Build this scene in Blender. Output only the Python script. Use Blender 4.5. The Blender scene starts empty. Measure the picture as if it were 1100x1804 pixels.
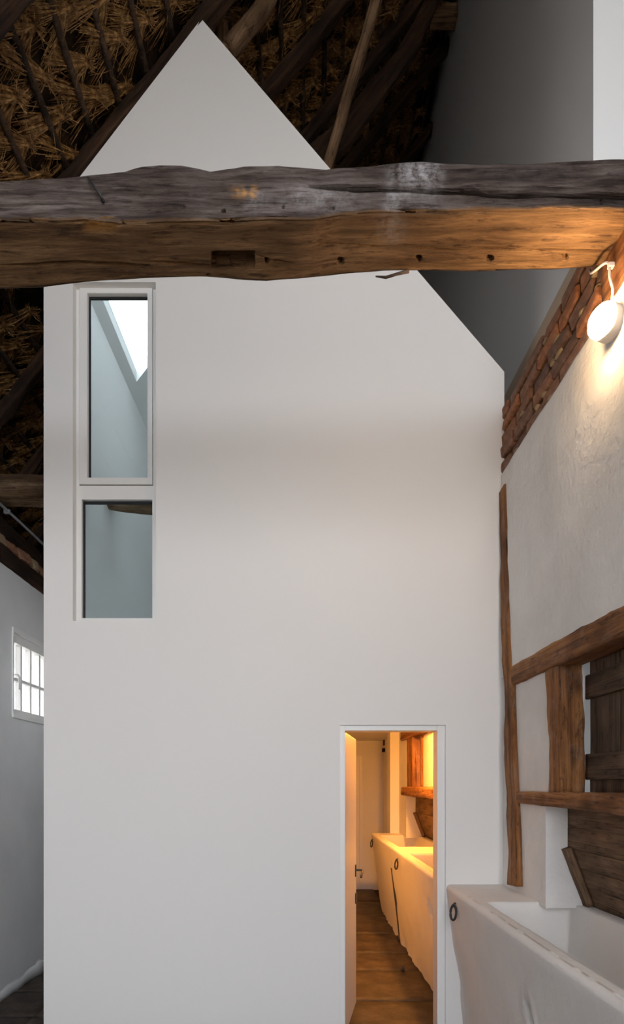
import bpy, bmesh, math, random
import numpy as np
from mathutils import Vector, Matrix, noise

scn = bpy.context.scene
COL = scn.collection
rnd = random.Random(7)

# ------------------------------------------------------------------ camera
E = 1.68                      # eye height above the floor
F = 1000.0                    # focal length in pixels of the 1100 wide frame
VX, VY = 535.0, 1385.0        # vanishing point
cam = bpy.data.cameras.new('camera')
cam.sensor_fit = 'HORIZONTAL'; cam.sensor_width = 36.0
cam.lens = 36.0 * F / 1100.0
cam.shift_x = (550 - VX) / 1100.0
cam.shift_y = (VY - 902) / 1100.0
cam.clip_start = 0.05
camo = bpy.data.objects.new('camera', cam); COL.objects.link(camo)
camo.location = (0, 0, E); camo.rotation_euler = (math.pi / 2, 0, 0)
scn.camera = camo

# ------------------------------------------------------------------ sky, exposure
W = bpy.data.worlds.new('sky'); scn.world = W; W.use_nodes = True
bg = W.node_tree.nodes['Background']
bg.inputs['Color'].default_value = (0.89, 0.935, 1.0, 1)
bg.inputs['Strength'].default_value = 9.3
scn.view_settings.view_transform = 'Standard'
scn.view_settings.look = 'None'
scn.view_settings.gamma = 1.0
scn.view_settings.use_curve_mapping = False
scn.view_settings.exposure = 0.0
scn.cycles.max_bounces = 10
scn.cycles.diffuse_bounces = 7
scn.cycles.transparent_max_bounces = 12
scn.cycles.caustics_reflective = False
scn.cycles.caustics_refractive = False
scn.cycles.sample_clamp_indirect = 6.0

def portal(loc, rot, sx, sy):
    l = bpy.data.lights.new('window_portal', 'AREA'); l.shape = 'RECTANGLE'; l.size = sx; l.size_y = sy
    l.cycles.is_portal = True
    o = bpy.data.objects.new('window_portal', l); o.location = loc; o.rotation_euler = rot
    COL.objects.link(o); return o
GY = -4.0                     # inner face of the gable wall behind the camera
GO = [(-1.6, -0.05, 0.25, 5.3), (0.05, 1.65, 0.25, 6.6), (1.75, 3.3, 0.25, 7.0), (3.4, 4.7, 0.25, 5.3)]   # glazed barn doors in it: x0 x1 z0 z1
for x0, x1, z0, z1 in GO:
    portal(((x0 + x1) / 2, GY - 0.02, (z0 + z1) / 2), (math.pi / 2, 0, 0), x1 - x0, z1 - z0)

# ------------------------------------------------------------------ helpers
def P(px, py, d):             # pixel and distance -> point
    return Vector(((px - VX) * d / F, d, E + (VY - py) * d / F))
def X(px, d): return (px - VX) * d / F
def Z(py, d): return E + (VY - py) * d / F
D0 = 3.70                     # distance of the white house front

def link(name, me, mat=None, parent=None, kind=None, label=None, cat=None, group=None):
    o = bpy.data.objects.new(name, me); COL.objects.link(o)
    if mat is not None and me is not None:
        me.materials.clear(); me.materials.append(mat)
    if parent is not None: o.parent = parent
    if kind: o['kind'] = kind
    if label: o['label'] = label
    if cat: o['category'] = cat
    if group: o['group'] = group
    return o
def empty(name, label=None, cat=None, kind=None, loc=(0, 0, 0), group=None):
    o = link(name, None, kind=kind, label=label, cat=cat, group=group)
    o.location = loc; o.empty_display_size = 0.1
    bpy.context.view_layer.update()
    return o
def put(o, M):                # world placement for a part under an unrotated root
    if o.parent: M = Matrix.Translation(-Vector(o.parent.location)) @ M
    o.matrix_local = M
    return o
def mesh(name, v, f, smooth=False, weld=False):
    me = bpy.data.meshes.new(name); me.from_pydata([tuple(p) for p in v], [], f)
    bm = bmesh.new(); bm.from_mesh(me)
    if weld: bmesh.ops.remove_doubles(bm, verts=bm.verts, dist=1e-5)
    bmesh.ops.recalc_face_normals(bm, faces=bm.faces); bm.to_mesh(me); bm.free()
    if smooth: me.shade_smooth()
    return me
def rel(o):                   # geometry was built in world coordinates
    if o.parent: o.location = -Vector(o.parent.location)
    return o
def box_me(name, x0, x1, y0, y1, z0, z1, bev=0.0):
    bm = bmesh.new()
    M = Matrix.Translation(((x0 + x1) / 2, (y0 + y1) / 2, (z0 + z1) / 2)) @ Matrix.Diagonal((x1 - x0, y1 - y0, z1 - z0, 1))
    bmesh.ops.create_cube(bm, size=1, matrix=M)
    if bev: bmesh.ops.bevel(bm, geom=bm.edges[:], offset=bev, segments=2, affect='EDGES', profile=0.5)
    me = bpy.data.meshes.new(name); bm.to_mesh(me); bm.free(); return me
def box(name, x0, x1, y0, y1, z0, z1, mat, parent=None, bev=0.0, **k):
    o = link(name, box_me(name, x0, x1, y0, y1, z0, z1, bev), mat, parent, **k)
    return rel(o)
def slab(name, outer, holes, fmap, t, mat, parent=None, **k):
    """extruded polygon with holes; fmap(a, b, c) gives the world point, c in 0..t"""
    loops = [outer] + list(holes)
    flat = [p for lp in loops for p in lp]; n = len(flat)
    v = [fmap(a, b, 0) for a, b in flat] + [fmap(a, b, t) for a, b in flat]; f = []
    cutx = sorted(set(round(p[0], 6) for p in flat))
    for xa, xb in zip(cutx[:-1], cutx[1:]):          # vertical strips, filled by the even-odd rule
        hit = []
        for lp in loops:
            for (x0, y0), (x1, y1) in zip(lp, lp[1:] + lp[:1]):
                if x0 > x1: x0, y0, x1, y1 = x1, y1, x0, y0
                if x1 - x0 > 1e-7 and x0 <= xa + 1e-6 and x1 >= xb - 1e-6:
                    q = lambda x: y0 + (y1 - y0) * (x - x0) / (x1 - x0)
                    hit.append((q((xa + xb) / 2), q(xa), q(xb)))
        hit.sort()
        for (_, a0, b0), (_, a1, b1) in zip(hit[0::2], hit[1::2]):
            for c in (0, t):
                k0 = len(v); v += [fmap(xa, a0, c), fmap(xb, b0, c), fmap(xb, b1, c), fmap(xa, a1, c)]; f.append((k0, k0 + 1, k0 + 2, k0 + 3))
    s = 0
    for lp in loops:
        m = len(lp)
        for i in range(m):
            j = (i + 1) % m
            f.append((s + i, s + j, s + j + n, s + i + n))
        s += m
    me = mesh(name, v, f, weld=True)
    return rel(link(name, me, mat, parent, **k))
def rect(a0, a1, b0, b1): return [(a0, b0), (a1, b0), (a1, b1), (a0, b1)]
def tube(name, pts, r, mat, parent=None, seg=10, closed=False, **k):
    pts = [Vector(p) for p in pts]; n = len(pts); v = []; f = []
    up = Vector((0.13, 0.2, 1)).normalized()
    for i, p in enumerate(pts):
        a = pts[(i - 1) % n] if (closed or i > 0) else p
        b = pts[(i + 1) % n] if (closed or i < n - 1) else p
        t = (b - a).normalized()
        s = t.cross(up)
        if s.length < 1e-3: s = t.cross(Vector((1, 0, 0)))
        s.normalize(); w = s.cross(t)
        rr = r[i] if isinstance(r, (list, tuple)) else r
        for j in range(seg):
            q = 2 * math.pi * j / seg
            v.append(p + s * math.cos(q) * rr + w * math.sin(q) * rr)
    m = n if closed else n - 1
    for i in range(m):
        for j in range(seg):
            a = i * seg + j; b = i * seg + (j + 1) % seg
            c = ((i + 1) % n) * seg + (j + 1) % seg; d = ((i + 1) % n) * seg + j
            f.append((a, b, c, d))
    if not closed:
        f.append(tuple(range(seg - 1, -1, -1))); f.append(tuple(range((n - 1) * seg, n * seg)))
    return rel(link(name, mesh(name, v, f, True), mat, parent, **k))
def smooth_path(pts, n=8):
    pts = [Vector(p) for p in pts]; out = []
    for i in range(len(pts) - 1):
        p0 = pts[max(i - 1, 0)]; p1 = pts[i]; p2 = pts[i + 1]; p3 = pts[min(i + 2, len(pts) - 1)]
        for k in range(n):
            t = k / n
            out.append(0.5 * ((2 * p1) + (p2 - p0) * t + (2 * p0 - 5 * p1 + 4 * p2 - p3) * t * t + (3 * p1 - p0 - 3 * p2 + p3) * t ** 3))
    out.append(pts[-1]); return out
def nz(x, y, z, s=0.0): return noise.noise(Vector((x + s * 17.3, y - s * 5.1, z + s * 3.7)))

def timber(name, p0, p1, w, h, mat, parent=None, up=(0, 0, 1), seed=0, wob=0.008, rough=0.004, rnd_c=0.012, bend=None, taper=(1, 1), nl=None, **k):
    """hewn timber from p0 to p1 (centre line), w across, h along 'up'; local x runs along the grain"""
    p0, p1 = Vector(p0), Vector(p1); ax = p1 - p0; L = ax.length; ax.normalize()
    up = Vector(up); side = up.cross(ax).normalized(); up2 = ax.cross(side).normalized()
    nl = nl or max(10, min(90, int(L / 0.035)))
    c = min(rnd_c, w * 0.3, h * 0.3)
    prof = []
    def edge(a, b, n):
        for i in range(n): t = i / n; prof.append((a[0] + (b[0] - a[0]) * t, a[1] + (b[1] - a[1]) * t))
    hw, hh = w / 2, h / 2
    cs = [(hw - c, hh), (-hw + c, hh), (-hw, hh - c), (-hw, -hh + c), (-hw + c, -hh), (hw - c, -hh), (hw, -hh + c), (hw, hh - c)]
    ne = [6, 2, 6, 2, 6, 2, 6, 2]
    for i in range(8): edge(cs[i], cs[(i + 1) % 8], ne[i])
    m = len(prof); v = []; f = []
    for i in range(nl + 1):
        t = i / nl; x = t * L
        ty = nz(x * 1.7, 0.3, 0, seed) * wob; tz = nz(x * 1.7, 7.3, 0, seed) * wob
        if bend: tz += bend * 4 * t * (1 - t)
        tp = taper[0] + (taper[1] - taper[0]) * t
        for (a, b) in prof:
            n1 = nz(x * 5, a * 14, b * 14, seed + 1) * wob * 0.7 + nz(x * 16, a * 60, b * 60, seed + 2) * rough
            q = 1 + n1 / max(0.02, math.hypot(a, b))
            v.append((x, a * q * tp + ty, b * q * tp + tz))
    for i in range(nl):
        for j in range(m):
            f.append((i * m + j, i * m + (j + 1) % m, (i + 1) * m + (j + 1) % m, (i + 1) * m + j))
    f.append(tuple(range(m - 1, -1, -1))); f.append(tuple(range(nl * m, nl * m + m)))
    me = mesh(name, v, f, True)
    o = link(name, me, mat, parent, **k)
    M = Matrix((ax, side, up2)).transposed().to_4x4(); M.translation = p0
    return put(o, M)

# ------------------------------------------------------------------ materials
def newmat(name):
    m = bpy.data.materials.new(name); m.use_nodes = True
    nt = m.node_tree; b = nt.nodes['Principled BSDF']
    return m, nt, b
def N(nt, t, **kw):
    n = nt.nodes.new(t)
    for a, b in kw.items():
        if a.startswith('i_'):
            n.inputs[a[2:].replace('_', ' ')].default_value = b
        else: setattr(n, a, b)
    return n
def ramp(nt, fac, stops):
    r = nt.nodes.new('ShaderNodeValToRGB'); els = r.color_ramp.elements
    while len(els) < len(stops): els.new(0.5)
    for e, (p, c) in zip(els, stops):
        e.position = p; e.color = (*c, 1) if len(c) == 3 else c
    nt.links.new(fac, r.inputs['Fac']); return r.outputs['Color']
def coords(nt, scale=(1, 1, 1), kind='Object'):
    tc = nt.nodes.new('ShaderNodeTexCoord'); mp = nt.nodes.new('ShaderNodeMapping')
    mp.inputs['Scale'].default_value = scale
    nt.links.new(tc.outputs[kind], mp.inputs['Vector']); return mp.outputs['Vector']
def noi(nt, vec, scale, detail=4, rough=0.55, dist=0.0):
    n = nt.nodes.new('ShaderNodeTexNoise'); n.inputs['Scale'].default_value = scale
    n.inputs['Detail'].default_value = detail; n.inputs['Roughness'].default_value = rough
    n.inputs['Distortion'].default_value = dist
    nt.links.new(vec, n.inputs['Vector']); return n.outputs['Fac']
def mixc(nt, fac, a, b, mode='MIX'):
    m = nt.nodes.new('ShaderNodeMix'); m.data_type = 'RGBA'; m.blend_type = mode
    for s, val in ((0, fac), (6, a), (7, b)):
        if isinstance(val, (int, float)): m.inputs[s].default_value = val
        elif isinstance(val, tuple): m.inputs[s].default_value = (*val, 1)
        else: nt.links.new(val, m.inputs[s])
    return m.outputs[2]
def bump(nt, b, h, strength, dist=0.01):
    n = nt.nodes.new('ShaderNodeBump'); n.inputs['Strength'].default_value = strength; n.inputs['Distance'].default_value = dist
    nt.links.new(h, n.inputs['Height']); nt.links.new(n.outputs['Normal'], b.inputs['Normal'])

def paint(name, col, rough=0.6, mott=0.0, bscale=0, bstr=0.0, dirt=None, spec=0.3):
    m, nt, b = newmat(name)
    b.inputs['Roughness'].default_value = rough; b.inputs['Specular IOR Level'].default_value = spec
    b.inputs['Base Color'].default_value = (*col, 1)
    if mott or bstr:
        v = coords(nt)
        if mott:
            n1 = noi(nt, v, 1.6, 5, 0.6)
            lo = tuple(c * (1 - mott) for c in (dirt or col))
            nt.links.new(ramp(nt, n1, [(0.3, lo), (0.62, col)]), b.inputs['Base Color'])
        if bstr:
            n2 = noi(nt, v, bscale, 6, 0.62); bump(nt, b, n2, bstr, 0.012)
    return m
def wood(name, dark, mid, light, rough=0.7, ring=26, bstr=0.5, dust=None, dustamt=0.0):
    m, nt, b = newmat(name); v = coords(nt, (1.0, ring, ring))
    g = noi(nt, v, 1.0, 6, 0.62, 0.6)
    v2 = coords(nt, (2.2, 5, 5)); big = noi(nt, v2, 1.0, 4, 0.55)
    v3 = coords(nt, (3, 120, 120)); fine = noi(nt, v3, 1.0, 3, 0.6)
    c = ramp(nt, g, [(0.3, dark), (0.5, mid), (0.72, light)])
    c2 = ramp(nt, big, [(0.32, tuple(x * 0.55 for x in mid)), (0.6, (1, 1, 1))])
    c = mixc(nt, 0.75, c, c2, 'MULTIPLY')
    vo = nt.nodes.new('ShaderNodeTexVoronoi'); vo.inputs['Scale'].default_value = 1.0
    nt.links.new(coords(nt, (2.6, 7, 7)), vo.inputs['Vector'])
    kn = ramp(nt, vo.outputs['Distance'], [(0.05, (0.28, 0.24, 0.2)), (0.2, (1, 1, 1))])
    c = mixc(nt, 0.8, c, kn, 'MULTIPLY')
    cr = ramp(nt, fine, [(0.33, (0.35, 0.3, 0.28)), (0.45, (1, 1, 1))])
    c = mixc(nt, 0.8, c, cr, 'MULTIPLY')
    sp = ramp(nt, noi(nt, coords(nt, (9, 34, 34)), 1.0, 5, 0.7), [(0.33, (0.22, 0.18, 0.16)), (0.43, (1, 1, 1))])
    c = mixc(nt, 0.8, c, sp, 'MULTIPLY')
    if dust:
        dn = noi(nt, coords(nt, (1, 1, 1)), 9, 6, 0.7)
        c = mixc(nt, ramp(nt, dn, [(0.5, (0, 0, 0)), (0.75, (dustamt,) * 3)]), c, dust)
    nt.links.new(c, b.inputs['Base Color'])
    b.inputs['Roughness'].default_value = rough; b.inputs['Specular IOR Level'].default_value = 0.25
    add = N(nt, 'ShaderNodeMath', operation='ADD'); nt.links.new(g, add.inputs[0]); nt.links.new(fine, add.inputs[1])
    bump(nt, b, add.outputs[0], bstr, 0.008)
    return m
M = {}
M['white'] = paint('white_wall_paint', (0.80, 0.78, 0.76), 0.65, spec=0.2)
M['white2'] = paint('white_lining', (0.80, 0.79, 0.78), 0.65, spec=0.2)
M['joinery'] = paint('white_joinery', (0.80, 0.79, 0.77), 0.35, spec=0.4)
M['plaster'] = paint('lime_plaster', (0.84, 0.81, 0.78), 0.85, 0.17, 18, 0.8, spec=0.1)
M['plaster_left'] = paint('limewash', (0.74, 0.74, 0.74), 0.85, 0.10, 9, 0.25, spec=0.1)
M['trough'] = paint('limewashed_masonry', (0.82, 0.79, 0.76), 0.8, 0.10, 30, 0.28, spec=0.15)
M['beige'] = paint('beige_board', (0.55, 0.42, 0.30), 0.6)
M['timber'] = wood('honey_brown_timber', (0.07, 0.026, 0.009), (0.28, 0.115, 0.036), (0.42, 0.20, 0.07), dust=(0.6, 0.5, 0.44), dustamt=0.12)
M['boards'] = wood('dark_weathered_boards', (0.04, 0.026, 0.018), (0.13, 0.083, 0.055), (0.20, 0.13, 0.085), 0.75, 30, 0.4)
M['boards_brown'] = wood('brown_boards', (0.06, 0.036, 0.022), (0.185, 0.11, 0.064), (0.27, 0.17, 0.10), 0.75, 22, 0.3)
M['rafter'] = wood('dark_rafter', (0.012, 0.006, 0.004), (0.045, 0.021, 0.010), (0.075, 0.040, 0.02), 0.85)
M['pole'] = wood('pale_pole', (0.06, 0.035, 0.02), (0.22, 0.13, 0.07), (0.30, 0.19, 0.11), 0.85)
M['batten'] = wood('batten_pole', (0.02, 0.012, 0.008), (0.06, 0.036, 0.022), (0.10, 0.06, 0.035), 0.85)
M['log'] = wood('log_bark', (0.04, 0.022, 0.012), (0.16, 0.095, 0.05), (0.34, 0.23, 0.14), 0.85, 14, 0.8)
M['iron'] = paint('wrought_iron', (0.035, 0.033, 0.032), 0.55, spec=0.5)
M['grey_metal'] = paint('conduit_grey', (0.35, 0.36, 0.38), 0.4, spec=0.5)
M['gasket'] = paint('black_gasket', (0.012, 0.012, 0.014), 0.5)
M['cable'] = paint('cream_cable', (0.75, 0.66, 0.6), 0.5)
M['lampbody'] = paint('lamp_ceramic', (0.82, 0.76, 0.68), 0.35, spec=0.5)
M['ground'] = paint('outside_ground', (0.42, 0.38, 0.33), 0.9)

def mk_straw():
    m, nt, b = newmat('straw')
    n = noi(nt, coords(nt, (1, 1, 1)), 40, 3)
    oi = nt.nodes.new('ShaderNodeObjectInfo')
    c = ramp(nt, n, [(0.3, (0.08, 0.036, 0.010)), (0.5, (0.23, 0.115, 0.037)), (0.72, (0.50, 0.30, 0.115))])
    c = mixc(nt, 0.35, c, ramp(nt, oi.outputs['Random'], [(0, (0.45, 0.4, 0.35)), (1, (1, 1, 1))]), 'MULTIPLY')
    nt.links.new(c, b.inputs['Base Color']); b.inputs['Roughness'].default_value = 0.6
    b.inputs['Specular IOR Level'].default_value = 0.25
    return m
M['straw'] = mk_straw()
def mk_thatchback():
    m, nt, b = newmat('thatch_back')
    n = noi(nt, coords(nt, (1, 1, 1)), 12, 5)
    nt.links.new(ramp(nt, n, [(0.35, (0.012, 0.010, 0.010)), (0.7, (0.05, 0.030, 0.016))]), b.inputs['Base Color'])
    b.inputs['Roughness'].default_value = 0.95; b.inputs['Specular IOR Level'].default_value = 0.05
    bump(nt, b, n, 0.6, 0.03); return m
M['thatch'] = mk_thatchback()
def mk_stone():
    m, nt, b = newmat('worn_stone')
    v = coords(nt); n = noi(nt, v, 5, 8, 0.65); n2 = noi(nt, coords(nt, (3, 14, 3)), 2, 5, 0.6)
    oi = nt.nodes.new('ShaderNodeObjectInfo')
    c = ramp(nt, n, [(0.34, (0.020, 0.014, 0.010)), (0.5, (0.062, 0.043, 0.031)), (0.70, (0.14, 0.10, 0.072))])
    c = mixc(nt, 0.5, c, ramp(nt, n2, [(0.35, (0.5, 0.46, 0.42)), (0.6, (1, 1, 1))]), 'MULTIPLY')
    c = mixc(nt, 0.4, c, ramp(nt, oi.outputs['Random'], [(0, (0.6, 0.55, 0.5)), (1, (1, 1, 1))]), 'MULTIPLY')
    nt.links.new(c, b.inputs['Base Color']); b.inputs['Roughness'].default_value = 0.6
    bump(nt, b, n, 0.7, 0.02); return m
M['stone'] = mk_stone()
M['joint'] = paint('floor_joint', (0.03, 0.022, 0.016), 0.95)
def mk_brick():
    m, nt, b = newmat('old_brick')
    oi = nt.nodes.new('ShaderNodeObjectInfo'); n = noi(nt, coords(nt), 28, 6, 0.65)
    c = ramp(nt, oi.outputs['Random'], [(0.0, (0.20, 0.105, 0.07)), (0.35, (0.30, 0.145, 0.085)), (0.7, (0.36, 0.16, 0.08)), (1.0, (0.46, 0.18, 0.075))])
    c = mixc(nt, 0.75, c, ramp(nt, n, [(0.35, (0.35, 0.32, 0.3)), (0.65, (1, 1, 1))]), 'MULTIPLY')
    nt.links.new(c, b.inputs['Base Color']); b.inputs['Roughness'].default_value = 0.85
    bump(nt, b, n, 0.7, 0.01); return m
M['brick'] = mk_brick()
M['mortar'] = paint('clay_mortar', (0.16, 0.095, 0.05), 0.95, 0.6, 40, 0.9)
M['lump'] = paint('mortar_lump', (0.42, 0.30, 0.17), 0.95, 0.4, 60, 1.0)

def mk_glass(name, tint, refl=1.0):
    m, nt, b = newmat(name); nt.nodes.remove(b); out = nt.nodes['Material Output']
    tr = N(nt, 'ShaderNodeBsdfTransparent'); tr.inputs['Color'].default_value = (*tint, 1)
    gl = N(nt, 'ShaderNodeBsdfGlossy'); gl.inputs['Roughness'].default_value = 0.02
    fr = N(nt, 'ShaderNodeFresnel'); fr.inputs['IOR'].default_value = 1.45
    ge = N(nt, 'ShaderNodeNewGeometry'); su = N(nt, 'ShaderNodeMath', operation='SUBTRACT'); su.inputs[0].default_value = 1.0
    mu = N(nt, 'ShaderNodeMath', operation='MULTIPLY'); nt.links.new(ge.outputs['Backfacing'], su.inputs[1])
    nt.links.new(su.outputs[0], mu.inputs[0]); nt.links.new(fr.outputs[0], mu.inputs[1])
    mx = N(nt, 'ShaderNodeMixShader'); nt.links.new(mu.outputs[0], mx.inputs['Fac'])
    nt.links.new(tr.outputs[0], mx.inputs[1]); nt.links.new(gl.outputs[0], mx.inputs[2]); nt.links.new(mx.outputs[0], out.inputs['Surface'])
    return m
M['glass'] = mk_glass('clear_glass', (0.93, 0.965, 0.965))
M['pane'] = mk_glass('window_glass', (0.97, 0.97, 0.97))
M['sky_glass'] = mk_glass('tinted_skylight_glass', (0.92, 0.96, 0.97))
def mk_emit(name, col, s):
    m, nt, b = newmat(name); b.inputs['Base Color'].default_value = (0.9, 0.88, 0.85, 1)
    b.inputs['Emission Color'].default_value = (*col, 1); b.inputs['Emission Strength'].default_value = s
    return m
M['lamp_glow'] = mk_emit('opal_lamp_glow', (1.0, 0.66, 0.34), 215.0)
M['lamp_glow_in'] = mk_emit('opal_lamp_glow_corridor', (1.0, 0.39, 0.065), 1150.0)

# hewn tie beam: cool light painted into the grey face, warm into the underside; limewash and splinter marks (attribute 'tone')
def mk_beam():
    m, nt, b = newmat('hewn_oak_beam')
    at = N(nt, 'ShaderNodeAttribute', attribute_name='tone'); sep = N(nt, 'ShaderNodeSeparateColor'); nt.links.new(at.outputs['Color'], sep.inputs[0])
    g = noi(nt, coords(nt, (2.2, 26, 26)), 1, 7, 0.65, 0.8); big = noi(nt, coords(nt, (3.0, 7, 7)), 1, 5, 0.6); fine = noi(nt, coords(nt, (9, 110, 110)), 1, 3, 0.6)
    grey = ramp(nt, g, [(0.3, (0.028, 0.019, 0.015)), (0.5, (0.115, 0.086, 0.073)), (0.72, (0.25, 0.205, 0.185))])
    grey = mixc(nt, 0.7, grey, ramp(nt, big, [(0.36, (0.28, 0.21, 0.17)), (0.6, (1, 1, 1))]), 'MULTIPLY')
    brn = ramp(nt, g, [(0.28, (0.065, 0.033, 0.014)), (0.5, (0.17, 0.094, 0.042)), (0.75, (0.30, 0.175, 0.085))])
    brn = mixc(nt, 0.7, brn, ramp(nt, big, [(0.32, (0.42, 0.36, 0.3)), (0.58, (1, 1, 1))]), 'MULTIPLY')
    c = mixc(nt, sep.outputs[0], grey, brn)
    lw = noi(nt, coords(nt, (1, 1, 1)), 26, 6, 0.75)
    lm = N(nt, 'ShaderNodeMath', operation='MULTIPLY'); nt.links.new(ramp(nt, lw, [(0.36, (0, 0, 0)), (0.68, (1, 1, 1))]), lm.inputs[0]); nt.links.new(sep.outputs[1], lm.inputs[1])
    c = mixc(nt, lm.outputs[0], c, (0.5, 0.47, 0.47))
    c = mixc(nt, sep.outputs[2], c, mixc(nt, g, (0.25, 0.10, 0.02), (0.85, 0.45, 0.15)))
    c = mixc(nt, 0.6, c, ramp(nt, fine, [(0.33, (0.45, 0.4, 0.36)), (0.45, (1, 1, 1))]), 'MULTIPLY')
    sp = ramp(nt, noi(nt, coords(nt, (7, 38, 38)), 1.0, 6, 0.72), [(0.34, (0.2, 0.16, 0.14)), (0.46, (1, 1, 1))])
    c = mixc(nt, 0.85, c, sp, 'MULTIPLY')
    li = ramp(nt, noi(nt, coords(nt, (5, 60, 60)), 1.0, 5, 0.7), [(0.6, (0, 0, 0)), (0.72, (0.45, 0.45, 0.45))])
    c = mixc(nt, li, c, mixc(nt, sep.outputs[0], (0.33, 0.28, 0.25), (0.36, 0.20, 0.09)))
    nt.links.new(c, b.inputs['Base Color']); b.inputs['Roughness'].default_value = 0.78; b.inputs['Specular IOR Level'].default_value = 0.2
    add = N(nt, 'ShaderNodeMath', operation='ADD'); nt.links.new(g, add.inputs[0]); nt.links.new(fine, add.inputs[1])
    bump(nt, b, add.outputs[0], 0.85, 0.010); return m
M['beam'] = mk_beam()

# ================================================================== STRUCTURE
YB = 9.3                      # far end of the corridor
XW = 1.302                    # face of the half-timbered wall on the right
XL = -2.39                    # face of the wall on the left
TAN = 1.2; ZR = E + 6.0       # underside plane of the roof: z = ZR + TAN * x
RX = 1.5                      # ridge
XF = -3.2; XE = 2 * RX - XF   # feet of the two roof slopes
def roofz(x): return ZR + TAN * x if x <= RX else ZR + TAN * (2 * RX - x)

box('outside_ground', -40, 40, -40, 50, -0.35, -0.12, M['ground'], kind='structure', label='pale ground outside the barn', cat='ground')

# floor: dark bed with worn slabs laid on it
floor = box('floor', XL - 0.4, 6.2, GY - 0.2, 10.0, -0.11, -0.02, M['joint'], kind='structure', label='dark brown floor of large worn stone slabs', cat='floor')
def stone_slab(x0, x1, y0, y1, i):
    g = 0.004; r = random.Random(i); nx, ny = 8, 8; v = []; f = []
    x0 += g; x1 -= g; y0 += g; y1 -= g
    h0 = r.uniform(-0.005, 0.0)
    for j in range(ny + 1):
        for k in range(nx + 1):
            a, b2 = k / nx, j / ny
            ed = 0.006 if (k in (0, nx) or j in (0, ny)) else 0
            ox = 0 if 0 < k < nx else r.uniform(-.004, .004); oy = 0 if 0 < j < ny else r.uniform(-.006, .006)
            v.append((x0 + (x1 - x0) * a + ox, y0 + (y1 - y0) * b2 + oy, h0 - ed + r.uniform(-.0025, .0025)))
    n = len(v); W1 = nx + 1
    for j in range(ny):
        for k in range(nx): f.append((j * W1 + k, j * W1 + k + 1, (j + 1) * W1 + k + 1, (j + 1) * W1 + k))
    ring = list(range(nx)) + [nx + j * W1 for j in range(ny)] + [ny * W1 + nx - k for k in range(nx)] + [(ny - j) * W1 for j in range(ny)]
    m0 = len(v)
    for q in ring: v.append((v[q][0], v[q][1], -0.03))
    for i2 in range(len(ring)):
        j2 = (i2 + 1) % len(ring); f.append((ring[i2], m0 + i2, m0 + j2, ring[j2]))
    cx, cy = (x0 + x1) / 2, (y0 + y1) / 2
    o = link('stone_slab', mesh('stone_slab', [(a - cx, b - cy, c) for a, b, c in v], f, True), M['stone'], floor)
    o.location = (cx, cy, 0)
idx = 0
ys = [9.3, 8.3, 7.35, 6.5, 5.75, 5.2, 4.45, 3.7, 3.3, 2.9, 2.3, 1.7, 1.1, 0.5, -0.1, -0.8, -1.5, -2.2, -2.9, -3.5, -4.0]
for a, b in zip(ys[1:], ys[:-1]):                     # corridor and the strip in front of it
    stone_slab(0.18, 1.14, a, b, idx); idx += 1
y = 8.0
while y > -4.0:                                        # passage on the left and the front room
    dy = rnd.uniform(0.42, 0.6); y1 = max(y - dy, -4.0)
    if y > 3.85: cuts = [XL - 0.05, -1.98, -1.6]
    else: cuts = [XL - 0.05, -1.75 + rnd.uniform(-.1, .1), -1.1 + rnd.uniform(-.1, .1), -0.45 + rnd.uniform(-.1, .1), 0.18]
    for c0, c1 in zip(cuts[:-1], cuts[1:]): stone_slab(c0, c1, y1, y, idx); idx += 1
    y = y1

# gable wall behind the camera with glazed barn doors
def barn_section(xa, xb):
    pts = [(xa, -0.11), (xb, -0.11), (xb, roofz(xb) + 0.2)]
    if xa < RX < xb: pts.append((RX, roofz(RX) + 0.2))
    pts.append((xa, roofz(xa) + 0.2)); return pts
slab('wall_back', barn_section(XF, XE), [rect(a, b, c, d) for a, b, c, d in GO], lambda a, b, c: (a, GY - c, b), 0.25, M['plaster'],
     kind='structure', label='white gable wall behind the viewer with glazed barn doors', cat='wall')
slab('wall_far', barn_section(XF, XE), [], lambda a, b, c: (a, 10.0 + c, b), 0.25, M['plaster_left'], kind='structure', label='far gable wall of the barn', cat='wall')
wi = 3
for x0, x1, z0, z1 in GO:
    wd = empty('window_%d' % wi, ['leftmost', 'second', 'tallest', 'rightmost'][wi - 3] + ' bay of the glazed gable behind the viewer', 'window', 'structure', ((x0 + x1) / 2, GY - 0.1, z0)); wi += 1
    for k in range(5):
        xx = x0 + (x1 - x0) * k / 4; box('mullion', xx - 0.025, xx + 0.025, GY - 0.14, GY - 0.08, z0, z1, M['joinery'], wd)
    for zz in (z0 + 0.025, z0 + 2.1, z1 - 0.025): box('rail', x0, x1, GY - 0.145, GY - 0.075, zz - 0.025, zz + 0.025, M['joinery'], wd)
    for k in range(4): box('pane', x0 + (x1 - x0) * k / 4 + .025, x0 + (x1 - x0) * (k + 1) / 4 - .025, GY - 0.112, GY - 0.106, z0, z1, M['pane'], wd)

# wall on the left with its small window
wy0, wy1, wz0, wz1 = 4.655, 5.60, E + 0.575, E + 1.30
LT = 0.45
wl = slab('wall_left', rect(GY, 10.0, -0.11, E + 1.765), [rect(wy0 + .012, wy1 - .012, wz0 + .012, wz1 - .012)], lambda a, b, c: (XL - c, a, b), LT, M['plaster_left'],
          kind='structure', label='limewashed outer wall along the passage on the left', cat='wall')
box('eaves_wall', XF - 0.35, XL - LT + 0.02, GY, 10.0, E + 1.45, E + 2.42, M['plaster_left'], wl)
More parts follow.
